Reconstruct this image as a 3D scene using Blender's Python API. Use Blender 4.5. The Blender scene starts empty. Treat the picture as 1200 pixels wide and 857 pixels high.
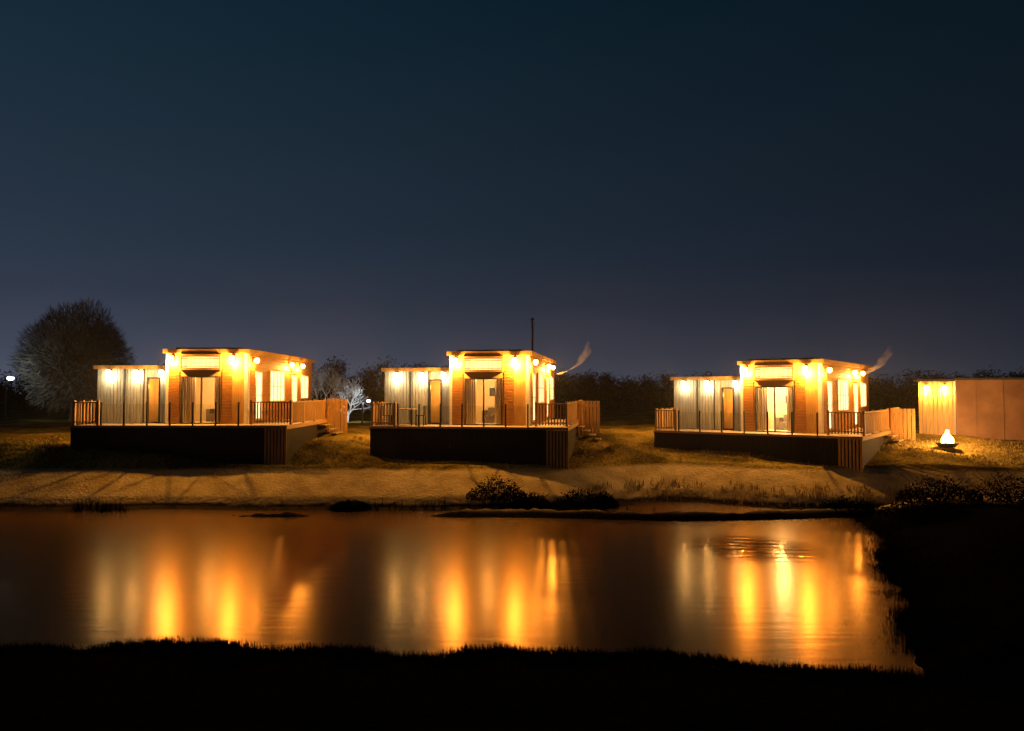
import bpy, math, random
from mathutils import Vector, noise, Matrix
random.seed(7)
R = random.random
def U(a,b): return a+(b-a)*random.random()
scene = bpy.context.scene
col = scene.collection

# ------------------------------------------------------------------ materials
def newmat(name):
    m = bpy.data.materials.new(name); m.use_nodes = True
    nt = m.node_tree; b = nt.nodes['Principled BSDF']
    return m, nt, b
def noisy(name, c1, c2, scale=4, rough=.7, bump=.0, stretch=(1,1,1), spec=.3, metallic=0, detail=6):
    m, nt, b = newmat(name); N = nt.nodes; L = nt.links
    tc = N.new('ShaderNodeTexCoord'); mp = N.new('ShaderNodeMapping')
    mp.inputs['Scale'].default_value = stretch
    no = N.new('ShaderNodeTexNoise'); no.inputs['Scale'].default_value = scale; no.inputs['Detail'].default_value = detail
    cr = N.new('ShaderNodeValToRGB')
    cr.color_ramp.elements[0].position = .35; cr.color_ramp.elements[1].position = .65
    cr.color_ramp.elements[0].color = (*c1,1); cr.color_ramp.elements[1].color = (*c2,1)
    L.new(tc.outputs['Object'], mp.inputs['Vector']); L.new(mp.outputs[0], no.inputs['Vector'])
    L.new(no.outputs['Fac'], cr.inputs['Fac']); L.new(cr.outputs[0], b.inputs['Base Color'])
    b.inputs['Roughness'].default_value = rough; b.inputs['Specular IOR Level'].default_value = spec
    b.inputs['Metallic'].default_value = metallic
    if bump:
        bp = N.new('ShaderNodeBump'); bp.inputs['Strength'].default_value = bump; bp.inputs['Distance'].default_value=.05
        L.new(no.outputs['Fac'], bp.inputs['Height']); L.new(bp.outputs[0], b.inputs['Normal'])
    return m
def emis(name, c, s):
    m, nt, b = newmat(name)
    b.inputs['Base Color'].default_value = (*c,1)
    b.inputs['Emission Color'].default_value = (*c,1); b.inputs['Emission Strength'].default_value = s
    return m
def emis_noisy(name, c1, c2, s, scale=2.0, stretch=(6,6,.5)):
    m = noisy(name, c1, c2, scale, .8, 0, stretch)
    nt = m.node_tree; b = nt.nodes['Principled BSDF']
    src = b.inputs['Base Color'].links[0].from_socket
    nt.links.new(src, b.inputs['Emission Color']); b.inputs['Emission Strength'].default_value = s
    return m

M = {}
M['cedar'] = noisy('cedar_cladding', (.30,.13,.03),(.46,.21,.06), 3, .6, .2, (1,1,8))
M['cedar_v'] = noisy('larch_boards', (.34,.18,.05),(.50,.29,.10), 3, .65, .2, (8,8,.6))
M['larch'] = noisy('golden_larch', (.38,.21,.06),(.52,.31,.11), 3, .65, .15, (8,8,.6))
M['grey'] = noisy('pale_grey_boards', (.27,.26,.21),(.44,.42,.35), 3, .65, .15, (8,8,.6))
M['white'] = noisy('white_trim', (.70,.69,.66),(.8,.79,.77), 5, .5)
M['dark'] = noisy('anthracite_trim', (.025,.025,.028),(.05,.05,.05), 5, .45)
M['roof'] = noisy('roof_felt', (.03,.03,.033),(.06,.06,.06), 9, .9)
M['deck'] = noisy('deck_boards', (.26,.19,.12),(.38,.29,.19), 5, .6, .2, (6,.6,1))
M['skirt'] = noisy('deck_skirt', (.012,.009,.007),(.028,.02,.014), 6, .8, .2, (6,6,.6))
M['wall_in'] = noisy('interior_plaster', (.62,.48,.28),(.70,.56,.36), 2, .8)
M['curtain'] = noisy('curtain_cloth', (.60,.45,.26),(.72,.57,.36), 6, .9, 0,(5,5,.3))
M['sofa'] = noisy('sofa_cloth', (.12,.09,.07),(.2,.15,.11), 6, .9)
M['transom'] = emis_noisy('lit_transom', (1,.56,.16),(1,.72,.32), 1.5)
M['blind'] = emis_noisy('lit_blind', (1,.82,.52),(1,.66,.28), 1.6, 3)
M['bulb_w'] = emis('warm_bulb', (1,.72,.36), 18)
M['bulb_a'] = emis('amber_bulb', (1,.48,.11), 32)
M['bulb_c'] = emis('cool_bulb', (.75,.88,1), 5)
def glassmat():
    m, nt, b = newmat('clear_glass'); N=nt.nodes; L=nt.links
    t = N.new('ShaderNodeBsdfTransparent'); g = N.new('ShaderNodeBsdfGlossy'); g.inputs['Roughness'].default_value=.05
    t.inputs['Color'].default_value=(.93,.95,.94,1)
    mx = N.new('ShaderNodeMixShader'); mx.inputs[0].default_value=.07
    L.new(t.outputs[0], mx.inputs[1]); L.new(g.outputs[0], mx.inputs[2])
    L.new(mx.outputs[0], N['Material Output'].inputs['Surface']); return m
M['glass'] = glassmat()
M['bark'] = noisy('bark', (.08,.068,.05),(.15,.13,.10), 6, .9)
M['twig'] = noisy('fine_twigs', (.07,.075,.055),(.14,.14,.105), .6, .9)
M['bark_pale'] = noisy('pale_bark', (.28,.27,.24),(.44,.42,.38), 6, .9)
M['far'] = noisy('distant_foliage', (.02,.024,.02),(.05,.055,.04), .5, .9)
M['shrub'] = noisy('shrub_foliage', (.006,.007,.004),(.015,.016,.009), 2, .95, spec=0)
M['grass_dry'] = noisy('dry_grass', (.24,.17,.045),(.38,.28,.09), .8, .8)
M['grass_dark'] = noisy('dark_grass', (.006,.007,.003),(.014,.015,.007), .8, .95, spec=0)
M['brown'] = noisy('brown_render', (.19,.105,.06),(.27,.155,.09), 1.2, .9, .15)
M['steel'] = noisy('black_steel', (.02,.02,.02),(.04,.04,.04), 6, .4, 0,(1,1,1),.5,.6)

# ------------------------------------------------------------------ mesh helpers
class Part:
    def __init__(s, name, mat): s.name=name; s.mat=mat; s.v=[]; s.f=[]
    def box(s, x0,x1,y0,y1,z0,z1):
        n=len(s.v)
        s.v += [(x0,y0,z0),(x1,y0,z0),(x1,y1,z0),(x0,y1,z0),(x0,y0,z1),(x1,y0,z1),(x1,y1,z1),(x0,y1,z1)]
        s.f += [tuple(n+i for i in q) for q in ((0,3,2,1),(4,5,6,7),(0,1,5,4),(1,2,6,5),(2,3,7,6),(3,0,4,7))]
        return s
    def tube(s, p0, p1, r0, r1, n=8, cap=True):
        p0=Vector(p0); p1=Vector(p1); d=(p1-p0)
        if d.length<1e-6: return s
        d.normalize(); a=d.orthogonal().normalized(); b=d.cross(a); k=len(s.v)
        for p,r in ((p0,r0),(p1,r1)):
            for i in range(n):
                t=2*math.pi*i/n; q=p+a*(math.cos(t)*r)+b*(math.sin(t)*r); s.v.append(tuple(q))
        for i in range(n):
            j=(i+1)%n; s.f.append((k+i,k+j,k+n+j,k+n+i))
        if cap: s.f.append(tuple(k+i for i in reversed(range(n)))); s.f.append(tuple(k+n+i for i in range(n)))
        return s
    def sphere(s, c, r, nu=10, nv=7, sz=1.0):
        k=len(s.v); c=Vector(c)
        for i in range(nv+1):
            ph=math.pi*i/nv
            for j in range(nu):
                th=2*math.pi*j/nu
                s.v.append((c.x+r*math.sin(ph)*math.cos(th), c.y+r*math.sin(ph)*math.sin(th), c.z+sz*r*math.cos(ph)))
        for i in range(nv):
            for j in range(nu):
                jj=(j+1)%nu; s.f.append((k+i*nu+j,k+(i+1)*nu+j,k+(i+1)*nu+jj,k+i*nu+jj))
        return s
    def quad(s,*p):
        k=len(s.v); s.v+= [tuple(q) for q in p]; s.f.append(tuple(range(k,k+len(p)))); return s
    def make(s, parent=None, smooth=False):
        me=bpy.data.meshes.new(s.name); me.from_pydata(s.v,[],s.f); me.update()
        me.materials.append(s.mat)
        if smooth: me.polygons.foreach_set('use_smooth',[True]*len(me.polygons))
        o=bpy.data.objects.new(s.name, me); col.objects.link(o)
        if parent: o.parent=parent
        return o
def empty(name, loc, rotz=0):
    e=bpy.data.objects.new(name,None); e.location=loc; e.rotation_euler=(0,0,rotz); e.empty_display_size=.3; col.objects.link(e); return e
def light(parent, loc, power, c, r=.08, name='lamp_light'):
    l=bpy.data.lights.new(name,'POINT'); l.energy=power; l.color=c; l.shadow_soft_size=r
    o=bpy.data.objects.new(name,l); o.location=loc; col.objects.link(o); o.parent=parent; return o
def spot(parent, loc, target, power, c, ang=110, r=.1, name='lamp_light'):
    l=bpy.data.lights.new(name,'SPOT'); l.energy=power; l.color=c; l.shadow_soft_size=r; l.spot_size=math.radians(ang); l.spot_blend=.6
    o=bpy.data.objects.new(name,l); o.location=loc; col.objects.link(o); o.parent=parent
    o.rotation_euler=(Vector(target)-Vector(loc)).to_track_quat('-Z','Y').to_euler(); return o

AMB=(1,.43,.07); WRM=(1,.58,.2); WHT=(1,.78,.44)

# ------------------------------------------------------------------ terrain
def sst(a,b,x):
    t=min(1,max(0,(x-a)/(b-a))); return t*t*(3-2*t)
def far_edge(x):
    e = 28.4 + .12*math.sin(x*.35)+.1*math.sin(x*.9+1)
    e += 2.0*math.exp(-((x-6.5)/3.2)**2)
    e -= .8*sst(15,20,x)
    return e
def near_edge(x):
    return 13.1 - .9*sst(-2,6,x) + .25*math.sin(x*.8)+.12*math.sin(x*2.3+2)
def height(x,y):
    n = noise.noise(Vector((x*.25,y*.25,0))); n2 = noise.noise(Vector((x*1.1,y*1.1,5))); n3=noise.noise(Vector((x*3,y*3,9)))
    fe=far_edge(x)+.12*n2; ne=near_edge(x)+.18*n2+.08*n3
    if y<ne:
        z=min(2.9,(ne-y)*.27)+.05*n2*min(1,(ne-y))+.03*n3
        if y<1.5: z=min(z,2.9)
        return z
    z=-.45
    if y-ne<1.5: z=-.3*(y-ne)
    if y>fe-1.5: z=max(z,-.3*(fe-y))
    if y>fe:
        d=y-fe
        # muddy beach, a low cut edge, then the graded bank and the lawn
        z=.10*sst(0,.4,d)+.30*sst(.4,.6,d)+ .88*min(1,max(0,(d-.6)/1.8))+.15*sst(2.4,2.7,d)+.9*sst(2.7,9,d)+.1*sst(8,14,d)
        z+= (.05*n+.03*n2)*min(1,d*.4)*(1+2*sst(2.5,5,d)) + .025*n3*min(1,d*2)
        for (cx,cy,hx,hy,h) in ((-19.5,31.8,4.2,.7,.75),(-15.0,31.2,2.4,.4,.4),(-24,32.4,3,1.5,.7),(-8.2,33.5,1.5,1.4,.45),(-6.6,31.9,1.2,.7,.3),(5.2,34.0,1.6,1.3,.5),(17.5,32,2.2,1.2,.25)):
            q=((x-cx)/hx)**2+((y-cy)/hy)**2
            if q<6: z+=h*math.exp(-q)*(1+.35*n2)
    def spit(x0,x1,yc,hw,h):
        t=sst(x0,x0+2.5,x)*(1-sst(x1-1.5,x1,x))
        yy=yc+.35*math.sin(x*.45+yc)+.15*n2
        w=hw*(.35+.65*t)
        return (h+.06*n3+.05*n2)*math.exp(-((y-yy)/w)**2)*t*1.7-.12
    z=max(z, spit(-4,40,26.9,.5,.2), spit(-11.5,-6.5,27.4,.28,.13))
    k=sst(0,5.5,x-.40*y+.2-.5*n-.35*n2-.15*n3)
    if y<far_edge(x)-1.5 or x>14:
        if y<fe: z=max(z,-.3+ .85*k+.05*n2*k+.04*n3*k)
    return z
xs=[]; x=-400
while x<400:
    xs.append(x); a=abs(x); x+= .22 if a<27 else (.22+ (a-27)*.12)
ys=[]; y=-40
while y<900:
    ys.append(y)
    if y<3: y+=1.2
    elif y<11: y+=.35
    elif y<38: y+=.14
    else: y+=.2+(y-38)*.09
V=[(x,y,height(x,y)) for y in ys for x in xs]
nx=len(xs); F=[(j*nx+i,j*nx+i+1,(j+1)*nx+i+1,(j+1)*nx+i) for j in range(len(ys)-1) for i in range(nx-1)]
me=bpy.data.meshes.new('ground'); me.from_pydata(V,[],F); me.update()
me.polygons.foreach_set('use_smooth',[True]*len(me.polygons))
ground=bpy.data.objects.new('ground',me); col.objects.link(ground)
m,nt,b=newmat('ground_soil_grass'); N=nt.nodes; L=nt.links
geo=N.new('ShaderNodeNewGeometry'); sep=N.new('ShaderNodeSeparateXYZ'); L.new(geo.outputs['Position'],sep.inputs[0])
def tex(scale,detail=8):
    n=N.new('ShaderNodeTexNoise'); n.inputs['Scale'].default_value=scale; n.inputs['Detail'].default_value=detail; L.new(geo.outputs['Position'],n.inputs['Vector']); return n
def ramp(src,p0,c0,p1,c1):
    r=N.new('ShaderNodeValToRGB'); r.color_ramp.elements[0].position=p0; r.color_ramp.elements[1].position=p1
    r.color_ramp.elements[0].color=(*c0,1); r.color_ramp.elements[1].color=(*c1,1); L.new(src,r.inputs[0]); return r
def mapr(src,a,b_):
    r=N.new('ShaderNodeMapRange'); r.inputs[1].default_value=a; r.inputs[2].default_value=b_; L.new(src,r.inputs[0]); return r
def mixc(f,a,b_):
    r=N.new('ShaderNodeMix'); r.data_type='RGBA'; L.new(f,r.inputs[0]); L.new(a,r.inputs[6]); L.new(b_,r.inputs[7]); return r.outputs[2]
n1=tex(1.3); n2=tex(9); n3=tex(.35,3)
sand=ramp(n1.outputs[0],.35,(.42,.31,.13),.68,(.62,.48,.23))
grass=ramp(n2.outputs[0],.35,(.12,.085,.018),.65,(.32,.24,.055))
patch=ramp(n3.outputs[0],.40,(.4,.4,.4),.60,(1.1,1.1,1.1))
gm=N.new('ShaderNodeMix'); gm.data_type='RGBA'; gm.blend_type='MULTIPLY'; gm.inputs[0].default_value=1; L.new(grass.outputs[0],gm.inputs[6]); L.new(patch.outputs[0],gm.inputs[7])
gz_=N.new('ShaderNodeMath'); gz_.operation='MULTIPLY_ADD'; L.new(n1.outputs[0],gz_.inputs[0]); gz_.inputs[1].default_value=.25; L.new(sep.outputs[2],gz_.inputs[2])
up=mapr(gz_.outputs[0],1.38,1.50)
land=mixc(up.outputs[0],sand.outputs[0],gm.outputs[2])
wet=ramp(n2.outputs[0],.3,(.02,.015,.01),.7,(.06,.045,.03))
zz=N.new('ShaderNodeMath'); zz.operation='ADD'; L.new(sep.outputs[2],zz.inputs[0]); 
zs=N.new('ShaderNodeMath'); zs.operation='MULTIPLY'; L.new(n1.outputs[0],zs.inputs[0]); zs.inputs[1].default_value=-.2; L.new(zs.outputs[0],zz.inputs[1])
wf=mapr(zz.outputs[0],.05,.16)
c1=mixc(wf.outputs[0],wet.outputs[0],land)
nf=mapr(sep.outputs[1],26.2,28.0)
dk=ramp(n2.outputs[0],.3,(.004,.0035,.0025),.7,(.010,.009,.006))  # near-side ground blackened in its colour, standing in for night shade
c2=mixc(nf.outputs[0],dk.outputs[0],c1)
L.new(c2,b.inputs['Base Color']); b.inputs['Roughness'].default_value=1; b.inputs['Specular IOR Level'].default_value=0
bp=N.new('ShaderNodeBump'); bp.inputs['Strength'].default_value=.6; bp.inputs['Distance'].default_value=.1
L.new(n2.outputs[0],bp.inputs['Height']); L.new(bp.outputs[0],b.inputs['Normal'])
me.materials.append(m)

# ------------------------------------------------------------------ water (peaty, brown; amber tint put into the reflections)
m,nt,b=newmat('pond_water'); N=nt.nodes; L=nt.links
N.remove(b)
di=N.new('ShaderNodeBsdfDiffuse'); di.inputs['Color'].default_value=(.05,.025,.007,1)
gs=N.new('ShaderNodeBsdfGlossy'); gs.inputs['Color'].default_value=(1,.66,.34,1)
fr_=N.new('ShaderNodeFresnel'); fr_.inputs['IOR'].default_value=1.33
mx=N.new('ShaderNodeMixShader'); L.new(fr_.outputs[0],mx.inputs[0]); L.new(di.outputs[0],mx.inputs[1]); L.new(gs.outputs[0],mx.inputs[2]); L.new(mx.outputs[0],N['Material Output'].inputs['Surface'])
tc=N.new('ShaderNodeTexCoord'); mp=N.new('ShaderNodeMapping'); mp.inputs['Scale'].default_value=(.5,2.4,1)
no=N.new('ShaderNodeTexNoise'); no.inputs['Scale'].default_value=1.6; no.inputs['Detail'].default_value=3
ds=N.new('ShaderNodeVectorMath'); ds.operation='DISTANCE'; ds.inputs[1].default_value=(6.8,21.5,0); L.new(tc.outputs['Object'],ds.inputs[0])
rr=N.new('ShaderNodeMapRange'); rr.inputs[1].default_value=.8; rr.inputs[2].default_value=2.4; rr.inputs[3].default_value=.9; rr.inputs[4].default_value=.11; L.new(ds.outputs['Value'],rr.inputs[0])
r2=N.new('ShaderNodeMapRange'); r2.inputs[1].default_value=.8; r2.inputs[2].default_value=2.4; r2.inputs[3].default_value=.10; r2.inputs[4].default_value=.22; L.new(ds.outputs['Value'],r2.inputs[0]); L.new(r2.outputs[0],gs.inputs['Roughness'])
bp=N.new('ShaderNodeBump'); bp.inputs['Distance'].default_value=.03; L.new(rr.outputs[0],bp.inputs['Strength'])
L.new(tc.outputs['Object'],mp.inputs[0]); L.new(mp.outputs[0],no.inputs['Vector']); L.new(no.outputs[0],bp.inputs['Height'])
for q in (di,gs,fr_): L.new(bp.outputs[0],q.inputs['Normal'])
water=Part('pond_water',m); water.quad((-60,8,0),(60,8,0),(60,33.5,0),(-60,33.5,0)); water.make()

# ------------------------------------------------------------------ lodges
def sconce(fix,bulb,x,y,z,side='f'):
    if side=='f':
        fix.box(x-.06,x+.06,y-.03,y-.002,z-.12,z+.14); fix.box(x-.015,x+.015,y-.2,y-.03,z+.12,z+.15)
        cx,cy=x,y-.2
    elif side=='r':
        fix.box(x+.002,x+.03,y-.06,y+.06,z-.12,z+.14); fix.box(x+.03,x+.2,y-.015,y+.015,z+.12,z+.15)
        cx,cy=x+.2,y
    else:
        fix.box(x-.03,x-.002,y-.06,y+.06,z-.12,z+.14); fix.box(x-.2,x-.03,y-.015,y+.015,z+.12,z+.15)
        cx,cy=x-.2,y
    fix.tube((cx,cy,z+.10),(cx,cy,z+.16),.07,.03,10)
    bulb.sphere((cx,cy,z+.0),.11,12,8,1.15)
    return cx,cy
def pickets_x(p,x0,x1,y,z0,h,step=.13,w=.055):
    p.box(x0,x1,y-.03,y+.05,z0+h-.05,z0+h); p.box(x0,x1,y-.02,y+.03,z0+.12,z0+.17)
    x=x0
    while x<x1: p.box(x,x+w,y-.045,y-.022,z0+.05,z0+h-.052); x+=step
    for xx in (x0-.05,x1-.04): p.box(xx,xx+.09,y-.05,y+.055,z0,z0+h+.06)
def pickets_y(p,x,y0,y1,z0,h,step=.13,w=.055):
    p.box(x-.05,x+.03,y0,y1,z0+h-.05,z0+h); p.box(x-.03,x+.02,y0,y1,z0+.12,z0+.17)
    y=y0
    while y<y1: p.box(x+.022,x+.045,y,y+w,z0+.05,z0+h-.052); y+=step
    yy=y0
    while yy<=y1+.01: p.box(x-.055,x+.05,yy-.045,yy+.045,z0,z0+h+.06); yy+=(y1-y0)/3

def lodge(X,Y,Z,th,wing,dleft,dright,inpow=14,incol=WRM,k=1.0,pole=False):
    e=empty('wooden_lodge',(X,Y,Z),-math.radians(th))
    P={}
    def p(n,mat):
        if n not in P: P[n]=Part(n,M[mat])
        return P[n]
    Lm=10.5; H=3.18; Wm=3.6; t=.12
    fr=p('front_wall','larch'); 
    fr.box(-Wm,-2.95,0,t,0,H); fr.box(-1.2,-.0,0,t,0,H); fr.box(-2.95,-1.2,0,t,2.12,2.45); fr.box(-2.95,-1.2,0,t,3.02,H)
    sl=p('cedar_slats','cedar')
    z=.12
    while z<2.62:
        sl.box(-Wm+.1,-3.02,-.035,-.003,z,z+.10); sl.box(-1.12,-.68,-.035,-.003,z,z+.10); z+=.135
    co=p('corner_trim','white')
    co.box(-.13,.03,-.045,-.002,0,H); co.box(.002,.045,-.0,.13,0,H); co.box(-Wm-.03,-Wm+.08,-.045,-.002,0,H)
    df=p('door_frame','dark')
    df.box(-2.95,-2.89,-.04,.09,0,2.12); df.box(-1.26,-1.2,-.04,.09,0,2.12); df.box(-2.89,-1.26,-.04,.09,2.06,2.12)
    df.box(-2.10,-2.04,.02,.08,0.05,2.06); df.box(-2.89,-1.26,.0,.09,0.0,.05)
    gl=p('door_glass','glass'); gl.quad((-2.89,.05,.05),(-1.26,.05,.05),(-1.26,.05,2.06),(-2.89,.05,2.06))
    tf=p('transom_frame','cedar_v'); tf.box(-3.0,-1.15,-.16,-.003,3.02,3.1); tf.box(-3.0,-1.15,-.16,-.003,2.40,2.47)
    tf.box(-3.0,-2.92,-.16,-.003,2.47,3.02); tf.box(-1.23,-1.15,-.16,-.003,2.47,3.02)
    tr=p('transom_window','transom'); tr.box(-2.92,-1.23,-.06,.1,2.50,2.99)
    tf2=p('transom_bars','cedar'); tf2.box(-2.92,-1.23,-.09,-.062,2.55,2.575); tf2.box(-2.92,-1.23,-.09,-.062,2.90,2.925)
    wi=p('interior_room','wall_in')
    wi.box(-Wm+.1,-.15,2.6,2.7,0,2.5); wi.box(-Wm+.05,-Wm+.1,t+.01,2.6,0,2.5); wi.box(-.15,-.1,t+.01,2.6,0,2.5)
    wi.box(-Wm+.1,-.15,t+.01,2.6,2.3,2.35); wi.box(-Wm+.1,-.15,t+.01,2.6,-.0,.03)
    cu=p('curtains','curtain')
    for (a,bq) in ((-3.3,-2.50),(-1.64,-.9)):
        n=30; k0=len(cu.v)
        for i in range(n+1):
            xx=a+(bq-a)*i/n; yy=.45+.04*math.sin(i*1.7)
            cu.v+=[(xx,yy,.04),(xx,yy,2.2)]
        for i in range(n): cu.f.append((k0+2*i,k0+2*i+2,k0+2*i+3,k0+2*i+1))
    so=p('sofa','sofa'); so.box(-2.3,-.9,1.5,2.2,.05,.42); so.box(-2.3,-.9,2.2,2.4,.05,.75); so.box(-2.45,-2.3,1.5,2.4,.05,.62)
    pic=p('wall_picture','dark'); pic.box(-2.3,-1.8,2.57,2.595,1.3,1.7)
    light(e,(-2.05,1.1,2.0),inpow*1.0,incol,.15,'ceiling_light'); light(e,(-2.05,.28,2.12),inpow*.22,incol,.05,'entrance_light')
    sw=p('side_wall','cedar_v')
    y=.13; wins=[(1.0,1.75,.2,2.3),(3.0,5.2,1.0,2.4),(6.6,7.4,.2,2.25),(8.3,9.6,1.1,2.3)]
    sw.box(-.1,-.0,.13,Lm,0,H)
    sls=p('side_boards','cedar')
    z=.05
    while z<H-.2:
        yy=.135
        for (a,bq,z0,z1) in wins+[(Lm,Lm,0,0)]:
            if z+.12>z0-.05 and z<z1+.05: 
                sls.box(.002,.03,yy,a-.06,z,z+.12); yy=bq+.06
            elif a==Lm: sls.box(.002,.03,yy,Lm,z,z+.12)
        z+=.145
    bl=p('window_blinds','blind'); wf=p('window_frames','white')
    for (a,bq,z0,z1) in wins:
        bl.box(.003,.012,a,bq,z0,z1)
        wf.box(.002,.06,a-.06,a,z0-.06,z1+.06); wf.box(.002,.06,bq,bq+.06,z0-.06,z1+.06)
        wf.box(.002,.06,a,bq,z0-.06,z0); wf.box(.002,.06,a,bq,z1,z1+.06)
        n=max(1,round((bq-a)/.55))
        for i in range(1,n): 
            c=a+(bq-a)*i/n; wf.box(.013,.05,c-.025,c+.025,z0,z1)
        wf.box(.013,.045,a,bq,(z0+z1)/2-.02,(z0+z1)/2+.02)
    fr.box(-Wm,0,Lm,Lm+t,0,H); fr.box(-Wm,-Wm+.1,t,Lm,2.3,H) ; fr.box(-Wm,-Wm+.05,t+.01,Lm,0,2.3)
    ro=p('main_roof','roof'); ro.box(-Wm-.12,.10,-.08,Lm+.3,H+.002,H+.12)
    ro.box(-Wm+.25,-.35,.3,Lm-.2,H+.12,H+.24)
    fa=p('fascia','cedar_v'); fa.box(-Wm-.15,.13,-.11,-.082,H-.04,H+.15); fa.box(.102,.13,-.08,Lm+.3,H-.04,H+.15)
    s=.55; Hw=2.5; wl=-wing
    wv=p('wing_wall','grey'); dx0,dx1=-4.75,-4.15
    wv.box(wl,dx0,s,s+t,0,Hw); wv.box(dx1,-Wm-.0,s,s+t,0,Hw); wv.box(dx0,dx1,s,s+t,2.08,Hw)
    wv.box(wl,wl+t,s+t,8,0,Hw); wv.box(wl,-Wm,8,8+t,0,Hw)
    wb=p('wing_boards','grey'); x=wl+.02
    while x<-Wm-.15:
        if not(x+.12>dx0 and x<dx1): wb.box(x,x+.125,s-.025,s-.003,.03,Hw-.02)
        x+=.15
    y=s
    while y<8: wb.box(wl-.025,wl-.003,y,y+.125,.03,Hw-.02); y+=.15
    pil=p('wing_pilasters','dark')
    for x in (wl+1.25,wl+2.1): pil.box(x,x+.045,s-.05,s-.026,.03,Hw-.02)
    df.box(dx0,dx0+.06,s-.03,s+.1,0,2.08); df.box(dx1-.06,dx1,s-.03,s+.1,0,2.08); df.box(dx0+.06,dx1-.06,s-.03,s+.1,2.02,2.08)
    gl.quad((dx0+.06,s+.05,0),(dx1-.06,s+.05,0),(dx1-.06,s+.05,2.02),(dx0+.06,s+.05,2.02))
    wi.box(dx0-.4,-Wm-.06,s+1.6,s+1.7,0,2.3); wi.box(dx0-.45,dx0-.4,s+t,s+1.7,0,2.3)
    wi.box(dx0-.4,-Wm-.06,s+t,s+1.6,2.25,2.3)
    light(e,((dx0+dx1)/2,s+.9,1.7),60,AMB,.1,'hall_light')
    wr=p('wing_roof','roof'); wr.box(wl-.12,-Wm-.16,s-.08,8.2,Hw+.002,Hw+.10)
    fa.box(wl-.15,-Wm-.16,s-.11,s-.082,Hw-.04,Hw+.12); fa.box(wl-.15,wl-.122,s-.08,8.2,Hw-.04,Hw+.12)
    fx=p('sconce_fittings','dark'); ba=p('amber_bulbs','bulb_a'); bw=p('warm_bulbs','bulb_w')
    for x in (-3.32,-.62):
        cx,cy=sconce(fx,ba,x,-.04,2.92); light(e,(cx,cy-.02,2.70),620*k,AMB,.06)
    for x in (wl+.62,wl+1.85,-4.0):
        cx,cy=sconce(fx,bw,x,s-.03,2.3); light(e,(cx,cy-.02,2.08),(50 if x<-4.1 else 26)*k,WHT,.06)
    for y in (.55,5.9,7.9):
        cx,cy=sconce(fx,ba,.03,y,2.85,'r'); light(e,(cx+.02,cy,2.65),(130 if y<1 else 320)*k,AMB,.06)
    cx,cy=sconce(fx,ba,wl-.03,3.0,2.2,'l'); light(e,(cx-.02,cy,2.0),1000*k,AMB,.06)  # unseen sconce on the left wall, added to light the grass mounds
    dk=p('deck_boards','deck'); f=-1.5
    x=-dleft
    while x<dright-.01:
        x2=min(x+.135,dright); dk.box(x,x2,f,(s if x<-Wm-.14 else (0 if x<.0 else 8.0)),-.035,-.003); x+=.143
    fd=p('deck_edge','cedar_v'); fd.box(-dleft-.02,dright+.02,f-.04,f-.003,-.10,-.002); fd.box(dright+.003,dright+.04,f,8.0,-.17,-.002); fd.box(-dleft-.04,-dleft-.003,f,s,-.17,-.002)
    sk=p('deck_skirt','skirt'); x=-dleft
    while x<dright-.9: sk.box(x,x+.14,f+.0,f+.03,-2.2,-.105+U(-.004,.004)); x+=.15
    sk2=p('lit_skirt_boards','cedar_v')  # paler wood stands in for lamplight on this end of the skirt
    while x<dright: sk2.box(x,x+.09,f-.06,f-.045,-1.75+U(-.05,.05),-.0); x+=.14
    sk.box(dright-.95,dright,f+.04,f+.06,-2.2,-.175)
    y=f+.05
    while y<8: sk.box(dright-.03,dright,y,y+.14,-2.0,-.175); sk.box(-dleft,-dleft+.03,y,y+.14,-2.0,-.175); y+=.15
    ps=p('balustrade_posts','dark'); gb=p('balustrade_glass','glass')
    a=-dleft+1.25; bq=.15; n=6
    for i in range(n+1):
        x=a+(bq-a)*i/n; ps.box(x-.03,x+.03,f+.03,f+.09,0,.98)
        if i<n: gb.quad((x+.06,f+.06,.08),(x+(bq-a)/n-.06,f+.06,.08),(x+(bq-a)/n-.06,f+.06,.9),(x+.06,f+.06,.9))
    pk=p('picket_railing','larch')
    pickets_x(pk,-dleft+.08,-dleft+1.1,f+.08,0,1.0)
    pickets_y(pk,-dleft+.06,f+.15,s-.1,0,1.0)
    pickets_x(pk,.4,dright-.08,f+.9,0,1.0)
    pickets_y(pk,dright-.08,f+1.0,5.2,0,1.0)
    tf3=p('step_fence','larch'); y=5.3; i=0
    while y<8.0: tf3.box(dright+.0,dright+.03,y,y+.16,-1.0-.12*(i%3),1.05+.03*(i%2)); y+=.19; i+=1
    x=dright+.05
    while x<dright+1.0: tf3.box(x,x+.15,5.2,5.23,-1.3,1.05); x+=.18
    tf3.box(dright+.0,dright+1.05,5.235,5.3,.75,.85)
    st=p('steps','deck')
    for i in range(5): st.box(dright+.06+.28*i,dright+.36+.28*i,3.6,5.1,-.25-.2*i,-.2-.2*i)
    if pole:
        fl=p('stove_flue','steel'); fl.tube((-.25,3,H),(-.25,3,H+1.75),.06,.06,12); fl.tube((-.25,3,H+1.8),(-.25,3,H+1.95),.12,.03,12); fl.tube((-.25,3,H+1.7),(-.25,3,H+1.8),.035,.035,8)
    for q in P.values(): q.make(e)
    return e
l1=lodge(-11.8,33,3.1,0,7.0,6.95,2.2,inpow=130)
l2=lodge(.76,33,3.02,9.3,6.9,6.85,1.8,inpow=130,pole=True)
l3=lodge(13.8,33,2.66,36,7.25,7.4,1.9,inpow=460,incol=(1,.70,.34),k=1.0)

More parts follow.
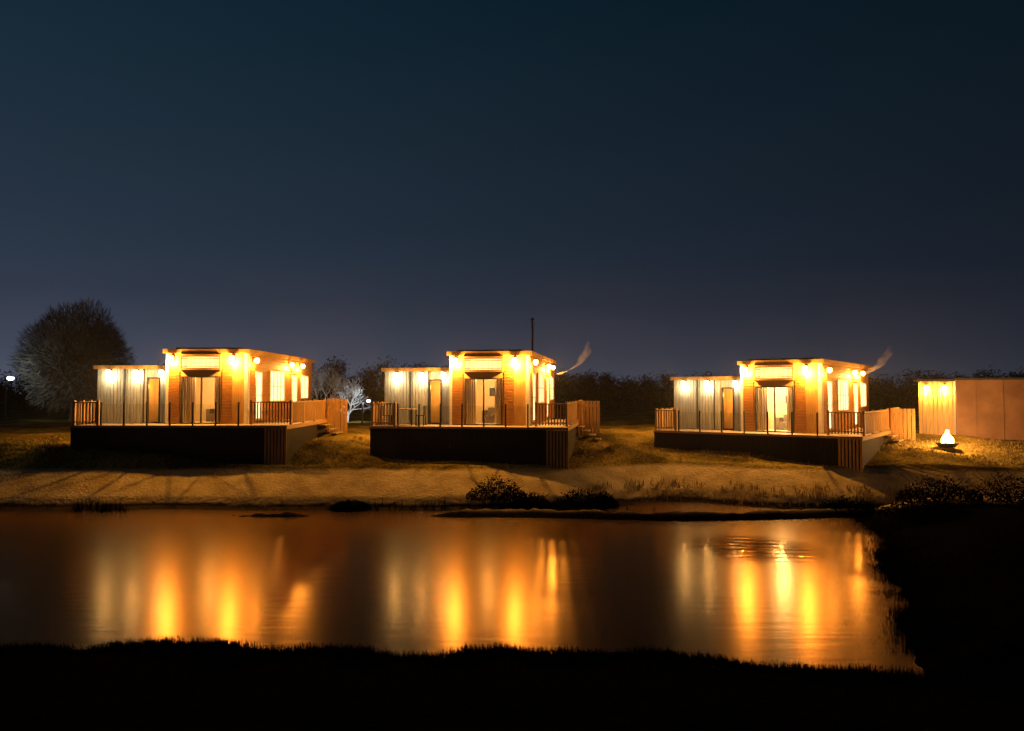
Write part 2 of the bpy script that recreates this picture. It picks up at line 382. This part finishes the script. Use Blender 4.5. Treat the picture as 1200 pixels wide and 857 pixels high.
# partial fourth lodge at the right
e4=empty('brown_cabin',(20.6,37.5,2.25),-math.radians(30))
a=Part('slatted_front',M['larch']); x=0
while x<1.5: a.box(x,x+.1,-.03,0,.0,2.75); x+=.17
a.make(e4)
a=Part('cabin_body',M['grey']); a.box(0,1.6,.01,5,0,2.8); a.make(e4)
a=Part('brown_wall',M['brown']); a.box(1.62,11,-.6,5.2,0,2.85); a.make(e4)
a=Part('cabin_roof',M['roof']); a.box(-.2,1.6,-.3,5.2,2.803,2.9); a.box(1.6,11.2,-.65,5.4,2.853,2.95); a.make(e4)
a=Part('cover_strips',M['brown']); 
for i in range(8): a.box(2.4+i*1.1,2.45+i*1.1,-.63,-.603,0,2.85)
a.make(e4)
fx=Part('sconce_fittings',M['dark']); bb=Part('amber_bulb',M['bulb_a'])
for x in (.35,1.15):
    cx,cy=sconce(fx,bb,x,-.03,2.5); light(e4,(cx,cy,2.3),220,AMB,.06)
fx.make(e4); bb.make(e4)

# fire pit
gz=height(19.7,33.6)
fp=empty('fire_pit',(19.7,33.6,gz))
bo=Part('steel_bowl',M['steel'])
n=20; prof=[(.12,.12),(.32,.16),(.45,.30),(.47,.36),(.43,.36),(.30,.22),(.0,.2)]
for r,z in prof:
    for i in range(n): bo.v.append((r*math.cos(2*math.pi*i/n),r*math.sin(2*math.pi*i/n),z))
for k in range(len(prof)-1):
    for i in range(n): bo.f.append((k*n+i,k*n+(i+1)%n,(k+1)*n+(i+1)%n,(k+1)*n+i))
for i in range(3):
    t=i*2.1; bo.tube((.25*math.cos(t),.25*math.sin(t),.18),(.4*math.cos(t),.4*math.sin(t),-.1),.02,.02,6)
bo.make(fp)
lg=Part('logs',M['bark'])
for i in range(5):
    t=i*1.3; lg.tube((.3*math.cos(t),.3*math.sin(t),.28),(-.25*math.cos(t),-.25*math.sin(t),.42+.03*i),.05,.045,8)
lg.make(fp)
fm=emis('flame',(1,.42,.08),22); fc=emis('flame_core',(1,.75,.35),35)
fl=Part('flames',fm)
for i in range(11):
    t=i*2.4; r=.05+.28*(i%3)/3; h=U(.3,.65); x,y=r*math.cos(t),r*math.sin(t); pr=None
    K=7
    for j in range(K):
        f=j/(K-1); w=.12*math.sin(math.pi*min(1,(f*.75+.25)))*(1-f)**.5
        q=(x*(1-.5*f)+.05*math.sin(f*5+i),y*(1-.5*f)+.05*math.cos(f*4+i),.3+h*f)
        if pr: fl.tube(pr[0],q,pr[1],max(w,.004),6,False)
        pr=(q,max(w,.004))
fl.make(fp,True)
f2=Part('flame_core',fc); f2.sphere((0,0,.44),.17,10,8,1.4); f2.make(fp,True)
light(fp,(0,-.1,1.15),800,(1,.48,.14),.15,'fire_light')

# patio table and chairs on the middle deck
pt=empty('patio_table',(0,0,0)); pt.parent=None
c,s_=math.cos(math.radians(9.3)),math.sin(math.radians(9.3))
lx,ly=-5.6,-.45; pt.location=(.76+lx*c+ly*s_,33-lx*s_+ly*c,3.02); pt.rotation_euler=(0,0,-math.radians(9.3))
a=Part('table_top',M['cedar_v'])
for i in range(5): a.box(-.5,.5,-.38+i*.155,-.24+i*.155,.70,.74)
a.make(pt)
a=Part('legs',M['dark'])
for sx in (-.45,.4):
    for sy in (-.34,.3): a.box(sx,sx+.05,sy,sy+.05,0,.70)
a.make(pt)
a=Part('chairs',M['dark'])
for sx in (-.85,.75):
    a.box(sx-.2,sx+.2,-.2,.2,.42,.46)
    for q in (-.19,.15):
        for r in (-.19,.15): a.box(sx+q,sx+q+.04,r,r+.04,0,.42)
    bx=sx-.2 if sx<0 else sx+.17
    a.box(bx,bx+.03,-.2,.2,.46,.88)
a.make(pt)

# ------------------------------------------------------------------ trees
def tree(name,loc,mat,htrunk,r0,levels,spread,length,nchild,seed,shrink=.72,upb=.25,dome=None):
    random.seed(seed)
    T=Part('branches',mat)
    def br(p,d,l,r,lev):
        segs=3; q=Vector(p); dd=Vector(d)
        for i in range(segs):
            nd=(dd+Vector((U(-.16,.16),U(-.16,.16),U(-.06,.14)))).normalized()
            q2=q+nd*l/segs; rr=r*(1-.28*(i+1)/segs*1.1)
            T.tube(q,q2,max(.006,r*(1-.28*i/segs)),max(.005,rr),5 if lev>1 else 3,False); q=q2; dd=nd
            if lev>0 and i>0:
                for _ in range(nchild if i==segs-1 else max(1,nchild-2)):
                    o=Vector((U(-1,1),U(-1,1),U(-.5,1))).normalized()
                    br(q,(dd*(1-spread)+o*spread+Vector((0,0,upb*.3))).normalized(),l*shrink*U(.75,1.15),r*.55,lev-1)
    T.tube((0,0,-.3),(0,0,.3),r0*1.5,r0*1.1,10,False); T.tube((0,0,.3),(.05,.03,htrunk),r0*1.1,r0*.85,10,False)
    for i in range(6):
        t=i*1.05+U(-.3,.3); tilt=U(.3,1.05)
        br((.05,.03,htrunk-.1*(i%3)),(math.cos(t)*math.sin(tilt),math.sin(t)*math.sin(tilt),math.cos(tilt)),length,r0*.5,levels)
    e=empty(name,loc); T.make(e)
    if dome:
        cz,rx,rz,n=dome; W=Part('twigs',M['twig'])
        lob=[(Vector((random.gauss(0,1),random.gauss(0,1),random.gauss(.2,.8))).normalized(),U(.86,1.0)) for _ in range(30)]
        for _ in range(n):
            d=Vector((random.gauss(0,1),random.gauss(0,1),random.gauss(.1,1))).normalized()
            lm=.82
            for ld,lr in lob:
                dt=d.dot(ld)
                if dt>.86: lm=max(lm,.82+(lr-.82)*(dt-.86)/.14*1.6)
            r=lm*R()**.45
            c=Vector((d.x*rx*r,d.y*rx*r,cz+d.z*rz*r))
            if c.z<.4: continue
            out=(d+Vector((0,0,.35))+Vector((U(-.5,.5),U(-.5,.5),U(-.5,.5)))).normalized()
            l=U(.25,.6); sd=out.orthogonal().normalized(); sd=(Matrix.Rotation(U(0,6.28),3,out)@sd)*U(.010,.024)
            W.quad(c-sd,c+sd,c+out*l+sd*.3,c+out*l-sd*.3)
        W.make(e)
    return e
tree('bare_tree',(-32.4,55,2.3),M['bark'],1.6,.4,3,.55,2.1,3,3,shrink=.68,dome=(4.7,4.0,4.0,30000))
tree('bare_tree',(-12.8,50,2.3),M['bark_pale'],1.0,.12,4,.6,1.2,3,11,shrink=.72)
tree('bare_tree',(-10.9,49,2.3),M['bark_pale'],.8,.09,3,.6,.85,3,15,shrink=.75)

random.seed(5)
ft=Part('distant_treeline',M['far'])
def clump_tree(P,x,y,z0,h,w,n,leaf):
    P.tube((x,y,z0-.3),(x+U(-.3,.3),y,z0+h*.6),.25,.1,5,False)
    lobes=[(x+U(-.5,.5)*w,y+U(-.3,.3)*w,z0+h*U(.3,.76),w*U(.2,.36)) for _ in range(8)]
    for _ in range(n):
        lo=random.choice(lobes); d=Vector((random.gauss(0,1),random.gauss(0,1),random.gauss(0,1))).normalized()*lo[3]*U(.2,.95)
        c=Vector(lo[:3])+d; c.z=max(z0,min(z0+h*1.02,c.z))
        a=Vector((U(-1,1),U(-1,1),U(-1,1)))*leaf; b_=Vector((U(-1,1),U(-1,1),U(-1,1)))*leaf
        P.quad(c-a,c+b_,c+a)
x=-110
while x<120:
    d=U(95,125)
    px=600+867*x/d
    tp=414+ (4 if px<200 else 0) + (20*sst(640,720,px)) - 8*sst(1050,1150,px)
    h=(460-tp)*d/867+2.2+U(-1.8,.2)
    clump_tree(ft,x,d,2.3,h,U(5,8),1400,.19); x+=U(1.4,2.8)
x=-110
while x<120:
    clump_tree(ft,x,U(85,92),2.3,U(3.2,4.8),4,420,.24); x+=1.5
ft.make()

def lamp(x,y,h,pw,cc,tgt,z0=2.3,mat='bulb_c',r=.14,ang=100):
    e=empty('street_lamp',(x,y,z0)); a=Part('post',M['steel']); a.tube((0,0,-.2),(0,0,h),.07,.045,8); a.tube((0,0,h),(.35,-.2,h+.15),.035,.03,8); a.box(.25,.6,-.3,-.1,h+.14,h+.22); a.make(e)
    b_=Part('lamp_head',M[mat]); b_.sphere((.43,-.2,h+.05),r,10,8,.7); b_.make(e)
    spot(e,(.43,.1,h-.1),tgt,pw,cc,ang)
lamp(-34.2,50.0,3.1,190,(.9,.97,1),(2.0,5,3.6),r=.22,ang=130)
lamp(-9.6,47.5,1.6,480,(.72,.86,1),(-2.4,2.2,1.6),ang=120)

# ------------------------------------------------------------------ shrubs, reeds and grass
def shrub(x,y,w,h,n,seed):
    random.seed(seed); z=max(-.05,height(x,y))
    e=empty('shrub',(x,y,z)); P=Part('foliage',M['shrub']); S=Part('stems',M['shrub'])
    for i in range(16):
        t=U(0,6.28); S.tube((0,0,-.1),(w*.45*math.cos(t),w*.4*math.sin(t),h*U(.5,1.0)),.02,.006,4,False)
    for _ in range(n):
        t=U(0,6.28); r=w*.5*math.sqrt(R()); zz=h*U(0,1)*(1-(r/(w*.55))**2)*U(.7,1.1)
        c=Vector((r*math.cos(t),r*math.sin(t)*.7,max(0,zz))); a=Vector((U(-1,1),U(-1,1),U(-1,1)))*.035; b_=Vector((U(-1,1),U(-1,1),U(-1,1)))*.035
        P.quad(c-a,c+b_,c+a,c-b_)
    P.make(e); S.make(e)
for i,(x,y,w,h) in enumerate([(-.6,29.0,2.4,.9),(.7,28.8,1.8,.6),(2.6,28.9,2.2,.85),(3.6,29.3,1.2,.6),(-6.2,28.6,1.6,.35),(15.5,27.0,3.0,1.0),(18,26.6,3.4,1.2),(12.5,27.6,2.4,.6),(13.6,24.5,3.,.7),(17,22,3.4,1.1)]):
    shrub(x,y,w,h,3600,i+40)
def blades(name,mat,pts,h0,h1,w):
    P=Part(name,mat)
    for (x,y) in pts:
        z=height(x,y)
        if z<-.14: continue
        for _ in range(4):
            h=U(h0,h1); t=U(0,6.28); lean=U(.05,.5)*h; ox,oy=U(-.08,.08),U(-.08,.08)
            dx,dy=math.cos(t),math.sin(t); p0=Vector((x+ox,y+oy,z-.03)); side=Vector((math.cos(t+1.57),math.sin(t+1.57),0))*w
            p1=p0+Vector((dx*lean*.3,dy*lean*.3,h*.6)); p2=p0+Vector((dx*lean,dy*lean,h))
            P.quad(p0-side,p0+side,p1+side*.7,p1-side*.7); P.quad(p1-side*.7,p1+side*.7,p2)
    P.make()
random.seed(21)
pts=[]
for _ in range(9000):
    x=U(-25,24); y=far_edge(x)+U(2.9,8)
    if noise.noise(Vector((x*.4,y*.4,3)))>-.05: pts.append((x,y))
blades('bank_grass',M['grass_dry'],pts,.05,.16,.012)
pts=[]
for _ in range(9000):
    x=U(-11,11); y=near_edge(x)-abs(random.gauss(0,1.2))
    if noise.noise(Vector((x*.9,y*.9,3)))>-.2: pts.append((x,y))
for _ in range(5000):
    y=U(13,26.5); x=.40*y+1.4+random.gauss(0,.7)+.5*noise.noise(Vector((y,3,1)))
    pts.append((x,y))
blades('foreground_grass',M['grass_dark'],pts,.05,.2,.007)
pts=[]
for cx,cy,s,n in ((-15.2,28.2,.35,60),(-16.4,28.3,.3,24),(1.2,28.4,1.4,60),(-3,28.4,1.5,30)):
    for _ in range(n): pts.append((random.gauss(cx,s),cy+random.gauss(0,.15)))
blades('reeds',M['shrub'],pts,.15,.5,.014)
pts=[]
for _ in range(500):
    x=U(3,16.5); y=far_edge(x)+U(.2,1.2)
    if noise.noise(Vector((x*1.5,1,3)))>-.1: pts.append((x,y))
blades('dry_reeds',M['grass_dry'],pts,.1,.32,.014)

# ------------------------------------------------------------------ smoke
def smoke(pts,rad,dens):
    m=bpy.data.materials.new('smoke'); m.use_nodes=True; nt=m.node_tree; N=nt.nodes; L=nt.links
    N.remove(N['Principled BSDF']); v=N.new('ShaderNodeVolumePrincipled'); v.inputs['Color'].default_value=(.9,.8,.75,1)
    v.inputs['Anisotropy'].default_value=.2
    tc=N.new('ShaderNodeTexCoord'); no=N.new('ShaderNodeTexNoise'); no.inputs['Scale'].default_value=2.2; no.inputs['Detail'].default_value=4
    L.new(tc.outputs['Object'],no.inputs['Vector']); mr=N.new('ShaderNodeMapRange'); mr.inputs[1].default_value=.36; mr.inputs[2].default_value=.75; mr.inputs[4].default_value=dens
    L.new(no.outputs[0],mr.inputs[0]); L.new(mr.outputs[0],v.inputs['Density']); L.new(v.outputs[0],N['Material Output'].inputs['Volume'])
    P=Part('chimney_smoke',m); n=16
    K=len(pts); dense=[]
    for k in range(K-1):
        for j in range(6):
            t=j/6; p0=pts[max(0,k-1)];p1=pts[k];p2=pts[k+1];p3=pts[min(K-1,k+2)]
            cr_=lambda a,b,c,d: .5*(2*b+(c-a)*t+(2*a-5*b+4*c-d)*t*t+(3*b-a-3*c+d)*t**3)
            dense.append((tuple(cr_(p0[q],p1[q],p2[q],p3[q]) for q in range(3)), rad[k]*(1-t)+rad[k+1]*t))
    dense.append((pts[-1],rad[-1]))
    for p,r in dense:
        r*=1+.2*math.sin(p[2]*9)
        for i in range(n):
            t=2*math.pi*i/n; P.v.append((p[0]+r*math.cos(t)*.8,p[1]+r*math.sin(t),p[2]+r*math.cos(t)*.4))
    K=len(dense)
    for k in range(K-1):
        for i in range(n): P.f.append((k*n+i,k*n+(i+1)%n,(k+1)*n+(i+1)%n,(k+1)*n+i))
    P.f.append(tuple(range(n))); P.f.append(tuple((K-1)*n+i for i in reversed(range(n))))
    P.make(None,True)
smoke([(2.28,38,5.45),(2.72,38,5.54),(3.2,38,5.78),(3.6,38,6.15),(3.81,38,6.6),(3.9,38,7.1)],[.1,.26,.4,.44,.32,.08],.6)
smoke([(18.35,39,5.3),(18.8,39,5.55),(19.3,39,5.9),(19.7,39,6.35),(19.97,39,7.0)],[.12,.34,.5,.42,.08],.6)

# added scattering volume over the bank and the lodges, makes halos round the lamps
m=bpy.data.materials.new('halo_haze'); m.use_nodes=True; nt=m.node_tree
nt.nodes.remove(nt.nodes['Principled BSDF']); v=nt.nodes.new('ShaderNodeVolumeScatter'); v.inputs['Density'].default_value=.0017; v.inputs['Anisotropy'].default_value=.4
nt.links.new(v.outputs[0],nt.nodes['Material Output'].inputs['Volume'])
mi=Part('lamp_halo_volume',m); mi.box(-45,45,30.0,43,-.6,10); mi.make()

# ------------------------------------------------------------------ world
w=bpy.data.worlds.new('World'); scene.world=w; w.use_nodes=True; nt=w.node_tree; N=nt.nodes; L=nt.links
bg=N['Background']
tc=N.new('ShaderNodeTexCoord'); sep=N.new('ShaderNodeSeparateXYZ'); L.new(tc.outputs['Generated'],sep.inputs[0])
def srgb(h):
    r=[int(h[i:i+2],16)/255 for i in (0,2,4)]
    return tuple((c/12.92 if c<.04045 else ((c+.055)/1.055)**2.4) for c in r)+(1,)
cr=N.new('ShaderNodeValToRGB'); els=cr.color_ramp.elements
stops=[(0,'444a58'),(.05,'363c4b'),(.12,'28303e'),(.22,'1f2a37'),(.34,'172531'),(.48,'0c1f2b'),(1,'030a12')]
els[0].position=stops[0][0]; els[0].color=srgb(stops[0][1]); els[1].position=1; els[1].color=srgb(stops[-1][1])
for p_,c_ in stops[1:-1]:
    q=els.new(p_); q.color=srgb(c_)
L.new(sep.outputs[2],cr.inputs[0])
mr=N.new('ShaderNodeMapRange'); mr.inputs[1].default_value=-.55; mr.inputs[2].default_value=.6; mr.inputs[3].default_value=1.4; mr.inputs[4].default_value=.5
L.new(sep.outputs[0],mr.inputs[0])
vm=N.new('ShaderNodeVectorMath'); vm.operation='SCALE'; L.new(cr.outputs[0],vm.inputs[0]); L.new(mr.outputs[0],vm.inputs['Scale'])
sky=N.new('ShaderNodeTexSky'); sky.sky_type='NISHITA'; sky.sun_disc=False; sky.sun_elevation=math.radians(-6); sky.sun_rotation=math.radians(200)
vs=N.new('ShaderNodeVectorMath'); vs.operation='SCALE'; L.new(sky.outputs[0],vs.inputs[0]); vs.inputs['Scale'].default_value=.02
va=N.new('ShaderNodeVectorMath'); va.operation='ADD'; L.new(vm.outputs[0],va.inputs[0]); L.new(vs.outputs[0],va.inputs[1])
L.new(va.outputs[0],bg.inputs['Color']); bg.inputs['Strength'].default_value=1.0

# ------------------------------------------------------------------ camera
cam=bpy.data.cameras.new('camera'); co=bpy.data.objects.new('camera',cam); col.objects.link(co)
cam.sensor_width=36; cam.lens=26.0; cam.clip_end=3000; cam.clip_start=.05
co.location=(0,0,4.5); co.rotation_euler=(math.radians(90+2.08),0,0)
scene.camera=co
scene.view_settings.view_transform='Standard'; scene.view_settings.look='None'; scene.view_settings.exposure=0
